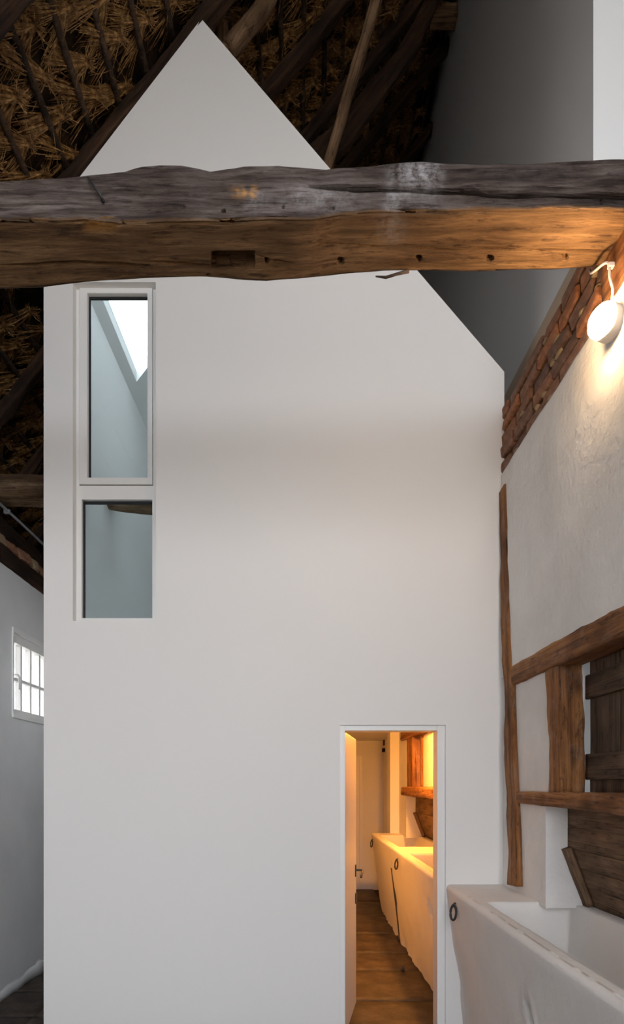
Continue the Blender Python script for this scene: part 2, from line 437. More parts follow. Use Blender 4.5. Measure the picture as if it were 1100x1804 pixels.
# rough skirting of flaking plaster where the wall meets the floor
v = []; f = []
ny = 120
for i in range(ny + 1):
    yy = 2.0 + 6.0 * i / ny
    hh = 0.07 + 0.05 * nz(yy * 3, 0, 0, 3) + 0.03 * nz(yy * 11, 0, 0, 4); tt = 0.022 + 0.016 * nz(yy * 5, 0, 0, 5)
    v += [(XL + 0.003, yy, 0.005 + hh), (XL + tt * 0.6, yy, 0.005 + hh * 0.6), (XL + tt, yy, -0.01), (XL - 0.01, yy, -0.01)]
for i in range(ny):
    for j in range(4): f.append((i * 4 + j, i * 4 + (j + 1) % 4, i * 4 + 4 + (j + 1) % 4, i * 4 + 4 + j))
rel(link('plaster_skirting', mesh('plaster_skirting', v, f, True), M['plaster_left'], wl))

wn = empty('window_2', 'small white barred window in the left passage wall', 'window', 'structure', (XL, (wy0 + wy1) / 2, wz0))
fx0, fx1 = XL - 0.10, XL - 0.02
fw = 0.045
box('frame', fx0, fx1, wy0, wy1, wz0, wz0 + 0.07, M['joinery'], wn, 0.004); box('frame', fx0, fx1, wy0, wy1, wz1 - 0.10, wz1, M['joinery'], wn, 0.004)
box('frame', fx0, fx1, wy0, wy0 + fw, wz0 + .07, wz1 - .10, M['joinery'], wn, 0.004); box('frame', fx0, fx1, wy1 - fw, wy1, wz0 + .07, wz1 - .10, M['joinery'], wn, 0.004)
box('casing', XL - 0.02, XL + 0.012, wy0 - .005, wy1 + .005, wz1 - 0.03, wz1 + 0.008, M['joinery'], wn, 0.003)
box('casing', XL - 0.02, XL + 0.010, wy0 - .008, wy0 + .016, wz0, wz1 - .03, M['joinery'], wn, 0.003)
box('sill', XL - 0.02, XL + 0.014, wy0 - .005, wy1 + .005, wz0 - 0.012, wz0 + 0.02, M['joinery'], wn, 0.003)
pys = [wy0 + fw + 0.17 * k for k in range(6)]
zm = E + 0.90
for k in range(1, 5): box('muntin', fx0 + .02, fx1 - .01, pys[k] - .017, pys[k] + .012, wz0 + .07, wz1 - .10, M['joinery'], wn, 0.004)
box('muntin', fx0 + .02, fx1 - .012, wy0 + fw, wy1 - fw, zm - .014, zm + .014, M['joinery'], wn, 0.004)
for k in range(5):
    for a, b in ((wz0 + .07, zm - .014), (zm + .014, wz1 - .10)):
        box('pane', fx0 + .035, fx0 + .039, pys[k] + .010, min(pys[k + 1] - .015, wy1 - fw), a, b, M['pane'], wn)
tube('latch', [(fx1, wy0 + .03, zm + .02), (fx1 + .05, wy0 + .03, zm + .02), (fx1 + .055, wy0 + .045, zm + .005), (fx1 + .055, wy0 + .05, zm - .10)], 0.008, M['joinery'], wn, 8)
portal((XL - LT - 0.01, (wy0 + wy1) / 2, (wz0 + wz1) / 2), (0, -math.pi / 2, 0), wz1 - wz0, wy1 - wy0)

# outer wall of the side aisle
slab('wall_side_aisle', rect(GY, 10.0, -0.11, roofz(6.0) + 0.2), [rect(-2.5, 2.5, 1.0, 2.6)], lambda a, b, c: (6.0 + c, a, b), 0.25, M['plaster'],
     kind='structure', label='outer wall of the side aisle', cat='wall')
portal((6.26, 0, 1.8), (0, math.pi / 2, 0), 1.6, 5.0)

# roof
SKY = (-1.548, -0.90, 3.93, 5.26)                 # skylight in the house roof: x0 x1 y0 y1
SKB = (-1.78, -0.86, 3.90, 5.88)                  # and the wider opening above it in the barn roof
ceil = empty('ceiling', 'barn roof of straw bundles tied between round battens and dark rafters', 'roof', 'structure', (0, 0, 0))
slab('roof_backing', rect(XF, RX, GY - .3, 10.3), [rect(*SKB)], lambda a, b, c: (a, b, ZR + TAN * a + 0.10 + c), 0.16, M['thatch'], ceil)
slab('roof_backing', rect(RX, XE, GY - .3, 10.3), [], lambda a, b, c: (a, b, roofz(a) + 0.10 + c), 0.16, M['thatch'], ceil)
U = Vector((1, 0, TAN)).normalized(); NV = Vector((TAN, 0, -1)).normalized()   # up the slope, into the room
def rp(x, y, n=0.0): return Vector((x, y, ZR + TAN * x)) + NV * n
BX = [-1.764 + 0.174 * k for k in range(-8, 19)]
def in_sky(x, y, m=0.0): return SKB[0] - 0.03 - m < x < SKB[1] + 0.2 + m and SKB[2] - 0.12 < y < SKB[3] + 0.3
for i, bx in enumerate(BX):
    for a, b in (((-1.5, SKB[2] - .03), (SKB[3] + .05, 9.8)) if SKB[0] - .05 < bx < SKB[1] + .05 else ((-1.5, 9.8),)):
        n = int((b - a) / 0.25) + 2
        pts = [rp(bx + 0.016 * nz(a + (b - a) * k / n, i * 3.1, 0, 11), a + (b - a) * k / n, 0.030 + 0.012 * nz((a + (b - a) * k / n) * .8, i * 1.7, 4, 12)) for k in range(n + 1)]
        rad = [0.021 + 0.005 * nz(p.y * 1.3, i, 0, 13) + 0.002 * nz(p.y * 7, i, 0, 13) for p in pts]
        o = tube('batten', pts, rad, M['batten'], ceil, 8)
RY = [0.40, 1.22, 2.06, 2.90, 3.755, 4.50, 5.15, 5.85, 6.6, 7.4, 8.2, 9.0]
for i, ry in enumerate(RY):
    segs = [(-3.0, SKB[0] - 0.06), (SKB[1] + 0.2, 1.42)] if SKB[2] - .07 < ry < SKB[3] + .07 else [(-3.0, 1.42)]
    for a, b in segs:
        w = 0.13 if ry < 3.3 else 0.09
        timber('rafter', rp(a, ry, 0.05 + w / 2), rp(b, ry, 0.05 + w / 2), 0.10, w, M['rafter'], ceil, up=-NV, seed=i, wob=0.022, rough=0.005, nl=70)

# ------------------------------------------------------------------ straw bundles between the battens
def bundle_geo(seed):
    r = random.Random(seed); v = []; f = []
    def strand(p, d, L, w, sag, lift):
        d = d.normalized(); s = Vector((-d.y, d.x, r.uniform(-.9, .9))).normalized() * w; k0 = len(v)
        for i in range(4):
            t = i / 3
            q = p + d * (L * t) + Vector((0, 0, lift * t - sag * t * t)) + Vector((r.uniform(-.006, .006), r.uniform(-.006, .006), r.uniform(-.004, .004))) * t
            wd = 1 - 0.45 * t
            v.append(q - s * wd); v.append(q + s * wd)
        for i in range(3): f.append((k0 + 2 * i, k0 + 2 * i + 1, k0 + 2 * i + 3, k0 + 2 * i + 2))
    # local axes: x up the slope, y away from the viewer, z into the room; the knot sits at the origin
    for k in range(70):        # main sheaf, crossing the batten
        a = math.radians(r.gauss(206, 5)); w_ = r.uniform(-.034, .034); p = Vector((r.uniform(-.02, .02), w_ * .5, r.uniform(-.012, .03) * (1 - abs(w_) * 14)))
        strand(p, Vector((math.cos(a) + w_ * .2, math.sin(a) + w_ * 1.6, 0)), r.uniform(.20, .34), r.uniform(.0022, .0042), r.uniform(.02, .07), r.uniform(-.005, .03))
    for k in range(36):        # fan hanging down the other way
        a = math.radians(r.gauss(150, 13)); p = Vector((r.uniform(-.02, .02), r.uniform(-.02, .03), r.uniform(-.025, .01)))
        strand(p, Vector((math.cos(a), math.sin(a), 0)), r.uniform(.16, .33), r.uniform(.0018, .0034), r.uniform(.02, .08), r.uniform(-.02, .012))
    for k in range(44):        # tuft at the knot
        a = r.uniform(-1.5, 1.5); e = r.uniform(-.2, 1.2)
        strand(Vector((r.uniform(-.015, .01), r.uniform(-.02, .02), .025)), Vector((math.cos(a) * math.cos(e), math.sin(a) * math.cos(e), math.sin(e) * .8)), r.uniform(.03, .07), r.uniform(.002, .0036), 0.0, 0.0)
    for k in range(7):         # stray straws
        a = r.uniform(0, 6.28)
        strand(Vector((r.uniform(-.1, .02), r.uniform(-.08, .08), .02)), Vector((math.cos(a), math.sin(a), r.uniform(-.2, .5))), r.uniform(.1, .2), .0014, 0.02, 0.0)
    k0 = len(v)                # twisted knot
    ns, nr = 9, 6
    for i in range(ns):
        t = i / (ns - 1) * 2 - 1
        for j in range(nr):
            q = 2 * math.pi * j / nr; rr = 0.020 * math.sqrt(max(0.05, 1 - t * t)) * (1 + 0.25 * math.sin(3 * q + 6 * t))
            v.append(Vector((t * .030 - .012, math.cos(q) * rr, .012 + math.sin(q) * rr)))
    for i in range(ns - 1):
        for j in range(nr): f.append((k0 + i * nr + j, k0 + i * nr + (j + 1) % nr, k0 + (i + 1) * nr + (j + 1) % nr, k0 + (i + 1) * nr + j))
    return np.array([tuple(p) for p in v]), f
VAR = []
for s in range(6):
    v, f = bundle_geo(100 + s)
    me = bpy.data.meshes.new('straw_bundle'); me.from_pydata(v.tolist(), [], f); me.materials.append(M['straw']); VAR.append((v, f, me))
HOUSE_PX = [(77, 1804), (77, 394), (355, 33), (889, 655), (889, 1804)]
def inside(poly, x, y):
    c = False; j = len(poly) - 1
    for i in range(len(poly)):
        (xi, yi), (xj, yj) = poly[i], poly[j]
        if (yi > y) != (yj > y) and x < (xj - xi) * (y - yi) / (yj - yi) + xi: c = not c
        j = i
    return c
spots = []
for i, bx in enumerate(BX):
    y = 0.9 + (i * 0.083) % 0.23
    while y < 8.8:
        x = bx + 0.075 + rnd.uniform(-.018, .018); yy = y + rnd.uniform(-.035, .035); y += 0.215
        if in_sky(x, yy, 0.1) or x > 1.4: continue
        p = rp(x, yy, 0.016 + rnd.uniform(-.012, .016))
        px = VX + p.x / p.y * F; py = VY - (p.z - E) / p.y * F
        vis = -30 < px < 800 and -40 < py < 900 and not (yy > D0 and inside(HOUSE_PX, px, py)) and not (330 < py < 480)
        near = -350 < px < 1000 and -450 < py < 1000
        if not near: continue
        ang = rnd.gauss(0, 10); sc = rnd.uniform(.9, 1.15)
        R = Matrix((U, Vector((0, 1, 0)), NV)).transposed() @ Matrix.Rotation(math.radians(ang), 3, 'Z')
        spots.append((0 if vis else 1, yy, p, R, sc, rnd.randrange(6)))
spots.sort(key=lambda s: (s[0], s[1]))
mv = []; mf = []; off = 0
for n, (vis, yy, p, R, sc, vi) in enumerate(spots):
    if vis == 0 and n < 290:
        o = link('straw_bundle', VAR[vi][2], None, ceil); Mx = (R * sc).to_4x4(); Mx.translation = p; o.matrix_local = Mx
    else:
        A = np.array(R) * sc; vv = VAR[vi][0] @ A.T + np.array(p); mv.append(vv)
        mf += [tuple(q + off for q in fc) for fc in VAR[vi][1]]; off += len(vv)
if mv:
    me = bpy.data.meshes.new('straw_bundles_beyond'); me.from_pydata(np.vstack(mv).tolist(), [], mf)
    link('straw_thatch', me, M['straw'], ceil, kind='stuff')
# braces, post and collar seen against the thatch
timber('king_post', P(393, -260, 3.98), P(393, 110, 3.98), 0.085, 0.10, M['pole'], ceil, up=(0, 1, 0), seed=41, wob=0.012)
timber('curved_brace', P(407, 92, 3.96), P(500, -60, 3.96), 0.09, 0.10, M['pole'], ceil, up=(1, 0, 0.4), seed=42, wob=0.03, bend=0.03)
timber('wind_brace', P(577, 292, 4.35) + (P(577, 292, 4.35) - P(663, 0, 4.35)) * 0.35, P(663, 0, 4.35) + (P(663, 0, 4.35) - P(577, 292, 4.35)) * 0.35, 0.075, 0.075, M['pole'], ceil, up=(0, 1, 0), seed=43, wob=0.014)
timber('curved_rafter_brace', P(545, 300, 5.0), P(780, -25, 5.0), 0.09, 0.19, M['rafter'], ceil, up=(-1, 0, 1), seed=44, wob=0.03, bend=-0.08, taper=(1.15, .6))
timber('collar_beam', P(745, 28, 5.5), P(804, 28, 5.5), 0.12, 0.14, M['pole'], ceil, seed=45, wob=0.008)

# ================================================================== THE WHITE INNER HOUSE
house = empty('inner_house', 'tall white gabled house volume standing inside the barn', 'house', None, (0, D0, 0))
HX0, HX1 = X(77, D0), X(889, D0)
apex = (X(355, D0), Z(33, D0)); el = (HX0, Z(394, D0)); er = (HX1, Z(655, D0))
WH = (X(128.5, D0), X(274.5, D0), Z(1094, D0), Z(497, D0))      # window hole
DH = (X(599, D0), X(785.5, D0), -0.0, Z(1277, D0))              # door hole
FT = 0.14
outer = [(HX0, -0.02), (DH[0], -0.02), (DH[0], DH[3]), (DH[1], DH[3]), (DH[1], -0.02), (HX1, -0.02), er, apex, el]
slab('front_wall', outer, [rect(*WH)], lambda a, b, c: (a, D0 + c, b), FT, M['white'], house)
YH1 = YB + 0.12
YI = D0 + FT
box('side_wall', HX0, HX0 + 0.095, YI, YH1, -0.02, el[1] - 0.03, M['white2'], house)
box('side_wall', XW - 0.09, XW - 0.0, YI, YH1, E + 0.87, er[1] - 0.05, M['white2'], house)
hr = slab('roof_panel', rect(el[0] + .002, apex[0], YI, YH1), [rect(*SKY)],
          lambda a, b, c: (a, b, el[1] + (apex[1] - el[1]) * (a - el[0]) / (apex[0] - el[0]) - c), 0.11, M['white2'], house)
slab('roof_panel', rect(apex[0], er[0], YI, YH1), [],
     lambda a, b, c: (a, b, apex[1] + (er[1] - apex[1]) * (a - apex[0]) / (er[0] - apex[0]) - c), 0.11, M['white2'], house)
slab('rear_wall', [(HX0, -0.02), (HX1, -0.02), er, apex, el], [], lambda a, b, c: (a, YB + c, b), 0.12, M['white2'], house)
box('upper_floor', HX0 + 0.09, XW, YI, YB, E + 0.744, E + 0.86, M['white2'], house)
box('partition', 0.08, 0.18, YI, YB, -0.01, E + 0.744, M['white2'], house)
# skylight shaft between house roof and barn roof, with its pane
def hz(x): return el[1] + (apex[1] - el[1]) * (x - el[0]) / (apex[0] - el[0])
sx0, sx1, sy0, sy1 = SKY
bot = [(sx0, sy0), (sx0, sy1), (sx1, sy1), (sx1, sy0)]; tx0, tx1, ty0, ty1 = SKB; top = [(tx0, ty0), (tx0, ty1), (tx1, ty1), (tx1, ty0)]
for i in range(4):
    j = (i + 1) % 4; v = []
    for k_ in (i, j):
        (xa, ya), (xb, yb_) = bot[k_], top[k_]
        v += [Vector((xa, ya, hz(xa) - 0.055)), Vector((xb, yb_, ZR + TAN * xb + 0.26))]
    nn = (v[1] - v[0]).cross(v[2] - v[0]).normalized(); c_ = sum(v, Vector()) / 4
    if nn.dot(Vector(((sx0 + sx1) / 2, (sy0 + sy1) / 2, c_.z)) - c_) > 0: nn = -nn
    v += [p + nn * 0.02 for p in v]
    rel(link('skylight_lining', mesh('skylight_lining', v, [(0, 1, 3, 2), (4, 5, 7, 6), (0, 1, 5, 4), (2, 3, 7, 6), (0, 2, 6, 4), (1, 3, 7, 5)]), M['white2'], house))
slab('skylight_pane', rect(sx0, sx1, sy0, sy1), [], lambda a, b, c: (a, b, hz(a) - 0.035 + c), 0.008, M['sky_glass'], house)
po = portal(((tx0 + tx1) / 2, (ty0 + ty1) / 2, ZR + TAN * (tx0 + tx1) / 2 + 0.28), (0, -math.atan(TAN), 0), (tx1 - tx0) / math.cos(math.atan(TAN)), ty1 - ty0)
# corridor pier, doorway at its end
box('pier', 1.18, 1.43, 7.72, 8.0, -0.01, E + 0.744, M['white2'], house)
box('corridor_wall', 1.37, 1.42, 8.0, YB, -0.01, E + 0.744, M['white2'], house)
d2 = empty('door_2', 'plain painted door with casing at the far end of the corridor', 'door', 'structure', (0.6, YB, 0))
box('casing', X(633, YB) - .0, X(633, YB) + .055, YB - 0.03, YB, 0, Z(1337, YB) + .05, M['joinery'], d2, 0.004)
box('casing', 0.19, X(633, YB), YB - 0.03, YB, Z(1337, YB), Z(1337, YB) + .05, M['joinery'], d2, 0.004)
box('leaf', 0.19, X(633, YB), YB - 0.015, YB, 0.005, Z(1337, YB), M['joinery'], d2)
box('casing', X(676, YB), X(676, YB) + .05, YB - 0.035, YB, 0, Z(1335, YB), M['joinery'], d2, 0.004)
timber('timber_bracket', P(674, 1322, 9.1), P(700, 1322, 9.1), 0.10, 0.06, M['rafter'], house, seed=5)
timber('timber_bracket', P(676, 1308, 9.15), P(700, 1308, 9.15), 0.10, 0.10, M['rafter'], house, seed=6)

# ---- window_1 in the house front
w1 = empty('window_1', 'tall narrow white window of the inner house, two panes one above the other', 'window', 'structure', ((WH[0] + WH[1]) / 2, D0, WH[2]))
yf0, yf1 = D0 + 0.055, D0 + 0.125
def xr(px, y): return X(px, y)
def frame(name, xo0, xo1, zo0, zo1, xi0, xi1, zi0, zi1, y0, y1, parent, mat=None):
    ro, ri = rect(xo0, xo1, zo0, zo1), rect(xi0, xi1, zi0, zi1)
    v = [(a, y_, b) for y_ in (y0, y1) for a, b in ro + ri]; f = []
    for i in range(4):
        j = (i + 1) % 4; f += [(i, j, 4 + j, 4 + i), (8 + i, 8 + j, 12 + j, 12 + i), (i, j, 8 + j, 8 + i), (4 + i, 4 + j, 12 + j, 12 + i)]
    o = rel(link(name, mesh(name, v, f), mat or M['joinery'], parent))
    m = o.modifiers.new('b', 'BEVEL'); m.width = 0.003; m.segments = 2; m.limit_method = 'ANGLE'; m.angle_limit = 0.9
    return o
lo = (X(144, yf0), X(268.5, yf0), Z(1089, yf0), Z(880, yf0)); upo = (X(140, yf0), X(270, yf0), Z(856, yf0), Z(502, yf0))
o = slab('fixed_frame', rect(WH[0] + .0005, WH[1] - .0005, WH[2] + .0005, WH[3] - .0005), [rect(*lo), rect(*upo)], lambda a, b, c: (a, yf0 + c, b), yf1 - yf0, M['joinery'], w1)
frame('sash', upo[0] + .004, upo[1] - .004, upo[2] + .006, upo[3] - .004, X(155, yf0), X(260.5, yf0), Z(843, yf0), Z(519, yf0), yf0 - 0.012, yf1 - .02, w1)
gx = (X(155, yf0), X(260.5, yf0), Z(843, yf0), Z(519, yf0)); yg = yf0 + 0.018
frame('gasket', gx[0] - .004, gx[1] + .004, gx[2] - .004, gx[3] + .004, gx[0] + .010, gx[1] - .004, gx[2] + .001, gx[3] - .010, yg, yg + .016, w1, M['gasket'])
box('pane', gx[0], gx[1], yg + .018, yg + .026, gx[2], gx[3], M['glass'], w1)
frame('gasket', lo[0] - .004, lo[1] + .004, lo[2] - .004, lo[3] + .004, lo[0] + .008, lo[1] - .003, lo[2] + .001, lo[3] - .012, yg + .006, yg + .03, w1, M['gasket'])
box('pane', lo[0] - .003, lo[1] + .003, yg + .022, yg + .028, lo[2] - .003, lo[3] + .003, M['glass'], w1)

# ---- doorway lining and the open door
yd0 = D0 + 0.016
lx0, lx1, lzt = X(608.5, yd0), X(771, yd0), Z(1287, yd0)
box('door_lining', DH[0], lx0, yd0, YI, 0.0, DH[3], M['joinery'], house, 0.002)
box('door_lining', lx1, DH[1], yd0, YI, 0.0, DH[3], M['joinery'], house, 0.002)
box('door_lining', lx0, lx1, yd0, YI, lzt, DH[3], M['joinery'], house, 0.002)
hx, hy = lx0 + 0.001, yd0 + 0.03
fxp, fyp = X(627.8, 4.36), 4.36
d1 = empty('door_1', 'white door standing open into the lamplit corridor', 'door', 'structure', (hx, hy, 0))
dv = Vector((fxp - hx, fyp - hy, 0)); DL = dv.length; dang = math.atan2(dv.y, dv.x)
RM = Matrix.Translation((hx, hy, 0)) @ Matrix.Rotation(dang, 4, 'Z')
def dpart(name, x0, x1, y0, y1, z0, z1, mat, bev=0.002, parent=None):
    o = link(name, box_me(name, x0, x1, y0, y1, z0, z1, bev), mat, parent or d1)
    if parent is None: put(o, RM)
    return o
leaf = dpart('leaf', 0, DL, 0.0, 0.042, 0.022, lzt - 0.006, M['joinery'], 0.003)
hzv = Z(1533, 4.33)
pl = dpart('handle_plate', DL - 0.075, DL - 0.03, -0.006, 0.0, hzv - 0.045, hzv + 0.045, M['iron'])
hd = link('lever_handle', None, None, d1)
bpy.data.objects.remove(hd)
def loc_tube(name, pts, r, mat, Mx, parent):
    o = tube(name, pts, r, mat, None, 10); o.parent = parent; put(o, Mx); return o
loc_tube('lever_handle', smooth_path([(DL - .05, 0, hzv + .004), (DL - .05, -.045, hzv + .004), (DL - .056, -.055, hzv + .002), (DL - .085, -.057, hzv - .004), (DL - .15, -.057, hzv - .022), (DL - .165, -.057, hzv - .034)], 5), 0.0085, M['iron'], RM, d1)
dpart('lock_plate', DL - 0.075, DL - 0.03, -0.010, 0.0, Z(1590, 4.33), Z(1572, 4.33), M['iron'])
dpart('lock_edge', DL - 0.001, DL + 0.002, 0.008, 0.034, Z(1600, 4.33), Z(1520, 4.33), M['iron'], 0.0005)

# ================================================================== SECOND WHITE VOLUME (upper right)
BXL = 1.49; BYN = 2.916
vol = empty('upper_white_volume', 'plain white boxed volume rising to the roof above the half-timbered wall', 'room volume', None, (BXL, BYN, E + 2.47))
zt0 = E + 2.475
slab('side_panel', rect(BYN + .08, 9.9, zt0, roofz(BXL) + .10), [], lambda a, b, c: (BXL + c, a, b), 0.06, M['white2'], vol)
slab('front_panel', [(BXL, zt0), (4.2, zt0), (4.2, roofz(4.2) + .09), (RX, roofz(RX) + .09), (BXL, roofz(BXL) + .09)], [], lambda a, b, c: (a, BYN + c, b), 0.08, M['white2'], vol)
box('base_board', BXL - 0.022, BXL - .001, BYN, 9.8, zt0, E + BXL * 1.912, M['beige'], vol)
box('underside', BXL + .06, 4.2, BYN + .08, 9.9, zt0, zt0 + 0.08, M['white2'], vol)

# ================================================================== HALF-TIMBERED WALL (right)
PT = E + 2.03                # top of the plaster
TROUGH_T = E - 0.636
WT = 0.118
TB = TROUGH_T - 0.02           # the wall stands on the trough
out = [(GY, -0.02), (0.5, -0.02), (0.5, TB), (1.40, TB), (1.40, E + .66), (2.87, E + .66), (2.87, E - .09), (3.05, E - .09), (3.05, TB), (4.2, TB),
       (4.2, E + .62), (6.75, E + .62), (6.75, E - .09), (7.19, E - .09), (7.19, TB), (7.77, TB), (7.77, -0.02), (9.99, -0.02), (9.99, PT), (GY, PT)]
wr = slab('wall_right', out, [], lambda a, b, c: (XW + c, a, b), WT, M['plaster'], kind='structure',
          label='half-timbered plaster wall with exposed brick top on the right', cat='wall')
# hand-thrown plaster skin over the big field above the rail
v = []; f = []; na, nb = 90, 70
for i in range(na + 1):
    for j in range(nb + 1):
        yy = 0.4 + (D0 - 0.02 - 0.4) * i / na; zz = E + 0.70 + (PT - E - 0.70) * j / nb
        top = 0.012 * nz(yy * 4, 0, 0, 21) + 0.006 * nz(yy * 15, 0, 0, 22)
        if j == nb: zz += top
        bu = 0.010 + 0.009 * nz(yy * 1.6, zz * 1.6, 0, 23) + 0.003 * nz(yy * 7, zz * 7, 0, 24)
        if j == nb: bu -= 0.006
        v.append((XW - bu, yy, zz))
for i in range(na):
    for j in range(nb):
        a = i * (nb + 1) + j; f.append((a, a + 1, a + nb + 2, a + nb + 1))
me = mesh('plaster_coat', v, f, True); o = rel(link('plaster_coat', me, M['plaster'], wr)); md = o.modifiers.new('t', 'SOLIDIFY'); md.thickness = 0.02
md.offset = 0
for cy in (3.05, 7.19):      # plaster cheeks closing the ends of the hatches
    slab('plaster_cheek', [(XW + .06, E - .10), (1.46, E - .10), (1.46, E - .33), (1.585, TB), (XW + .06, TB)], [], lambda a, b, c: (a, cy + .001 + c, b), 0.07, M['plaster'], wr)
# brick core and bricks
BT = E + 2.475
box('brick_core', XW + 0.022, BXL, 0.3, 9.9, PT - 0.02, BT - 0.012, M['mortar'], wr)
rows = 5; rh = (BT - PT) / rows; nb_ = 0
for r_ in range(rows):
    y = 1.85 + rnd.uniform(0, .18)
    while y < D0 + 0.15:
        L = rnd.uniform(.19, .27); bh = rh - rnd.uniform(.010, .020)
        zc = PT + rh * (r_ + .5) + rnd.uniform(-.006, .006) - 0.0
        bm = bmesh.new(); bmesh.ops.create_cube(bm, size=1, matrix=Matrix.Diagonal((0.07, L, bh, 1)))
        bmesh.ops.bevel(bm, geom=bm.edges[:], offset=0.012, segments=2, affect='EDGES', profile=0.5)
        for vv in bm.verts:
            vv.co += Vector((nz(vv.co.x * 20, vv.co.y * 9 + y * 5, vv.co.z * 20, r_), nz(vv.co.y * 11, y * 3, vv.co.z * 20, r_ + 5), nz(vv.co.z * 20, vv.co.y * 9, y, r_ + 9))) * 0.012
        me = bpy.data.meshes.new('brick'); bm.to_mesh(me); bm.free()
        o = link('brick', me, M['brick'], wr)
        o.location = (XW + 0.030 + rnd.uniform(-.010, .014), y + L / 2, zc); o.rotation_euler = (rnd.uniform(-.05, .05), rnd.uniform(-.05, .05), rnd.uniform(-.04, .04))
        y += L + rnd.uniform(.008, .022); nb_ += 1
for k in range(20):          # lumps of clay mortar squeezed out of the joints
    yy = rnd.uniform(2.35, 3.5); zz = PT + rh * rnd.choice([0.05, 1, 2, 3, 4]) + rnd.uniform(-.01, .01)
    bm = bmesh.new(); bmesh.ops.create_icosphere(bm, subdivisions=2, radius=1)
    for vv in bm.verts:
        q = 1 + 0.45 * nz(vv.co.x * 2.2, vv.co.y * 2.2 + k, vv.co.z * 2.2, 31); vv.co = Vector((vv.co.x * .016 * q, vv.co.y * rnd.uniform(.02, .045) * q if False else vv.co.y * (.022 + .02 * (k % 3) / 2) * q, vv.co.z * .014 * q))
    me = bpy.data.meshes.new('mortar_lump'); bm.to_mesh(me); bm.free(); me.shade_smooth()
    o = link('mortar_lump', me, M['lump'], wr); o.location = (XW + 0.004, yy, zz)

def wall_timber(name, y0, z0, y1, z1, h, x_face, depth, **k):
    return timber(name, (x_face + depth / 2, y0, z0), (x_face + depth / 2, y1, z1), depth, h, k.pop('mat', M['timber']), wr, up=k.pop('up', (0, 0, 1)), **k)
# leaning post in the corner
timber('post', (XW + 0.012, 3.44, Z(1560, 3.44)), (XW + 0.0, 3.650, Z(862, 3.65)), 0.10, 0.165, M['timber'], wr, up=(0, 1, 0), seed=51, wob=0.016, rough=0.004, taper=(1.0, .65))
wall_timber('upper_rail', 3.53, E + 0.678, 0.9, E + 0.652, 0.125, XW - 0.030, 0.15, seed=52, wob=0.012)
jm = timber('jamb_post', (XW + 0.048, 2.915, E - 0.035), (XW + 0.048, 2.945, E + 0.62), 0.135, 0.155, M['timber'], wr, up=(0, 1, 0), seed=53, wob=0.014, rough=0.005, taper=(.92, 1.0))
wall_timber('sill_rail', 3.44, E - 0.062, 0.9, E - 0.090, 0.105, XW - 0.045, 0.16, seed=54, wob=0.014, taper=(.65, 1.05))
# the same bay inside the corridor
wall_timber('upper_rail', 7.42, E + 0.655, 4.0, E + 0.655, 0.13, XW - 0.03, 0.15, seed=55, wob=0.01)
timber('jamb_post', (XW + 0.04, 6.88, E - 0.03), (XW + 0.04, 6.90, E + 0.62), 0.12, 0.34, M['timber'], wr, up=(0, 1, 0), seed=56, wob=0.014)
wall_timber('sill_rail', 7.30, E - 0.062, 3.9, E - 0.075, 0.11, XW - 0.05, 0.16, seed=57, wob=0.014)
timber('wall_plate', (XW + 0.07, 0.2, E + 2.15), (XW + 0.07, 2.425, E + 2.15), 0.20, 0.24, M['timber'], wr, seed=58, wob=0.012, rough=0.005)
timber('wall_plate', (XW + 0.10, 0.2, E + 2.37), (XW + 0.10, 2.36, E + 2.37), 0.16, 0.20, M['timber'], wr, seed=59, wob=0.012)

# shutter behind the opening
sh = empty('wooden_shutter', 'dark plank shutter with two ledges behind the open bay of the right wall', 'shutter', None, (1.44, 2.2, E))
yb = 2.848
k = 0
for wdt in (0.055, 0.22, 0.21, 0.22, 0.20, 0.22, 0.2):
    o = timber('plank', (1.447, yb - wdt / 2, E - 0.03), (1.447, yb - wdt / 2, E + 0.67), 0.022, wdt - 0.005, M['boards'], sh, up=(0, 1, 0), seed=60 + k, wob=0.002, rough=0.001, rnd_c=0.003, nl=12); yb -= wdt; k += 1
for a, b in ((0.026, 0.155), (0.43, 0.552)):
    lg = timber('ledge', (1.426, 2.85, E + (a + b) / 2 + .005), (1.426, 1.5, E + (a + b) / 2), 0.022, b - a, M['boards'], sh, seed=70 + k, wob=0.003, rough=0.0015, rnd_c=0.004); k += 1
    for q in range(8):
        yy = 2.80 - 0.155 * (q // 2); zz = E + a + (0.025 if q % 2 else b - a - .025)
        bm = bmesh.new(); bmesh.ops.create_icosphere(bm, subdivisions=1, radius=0.004); me = bpy.data.meshes.new('nail_head'); bm.to_mesh(me); bm.free()
        n_ = link('nail_head', me, M['iron'], lg); n_.matrix_local = lg.matrix_local.inverted() @ Matrix.Translation(Vector((1.414, yy, zz)) - Vector(sh.location))

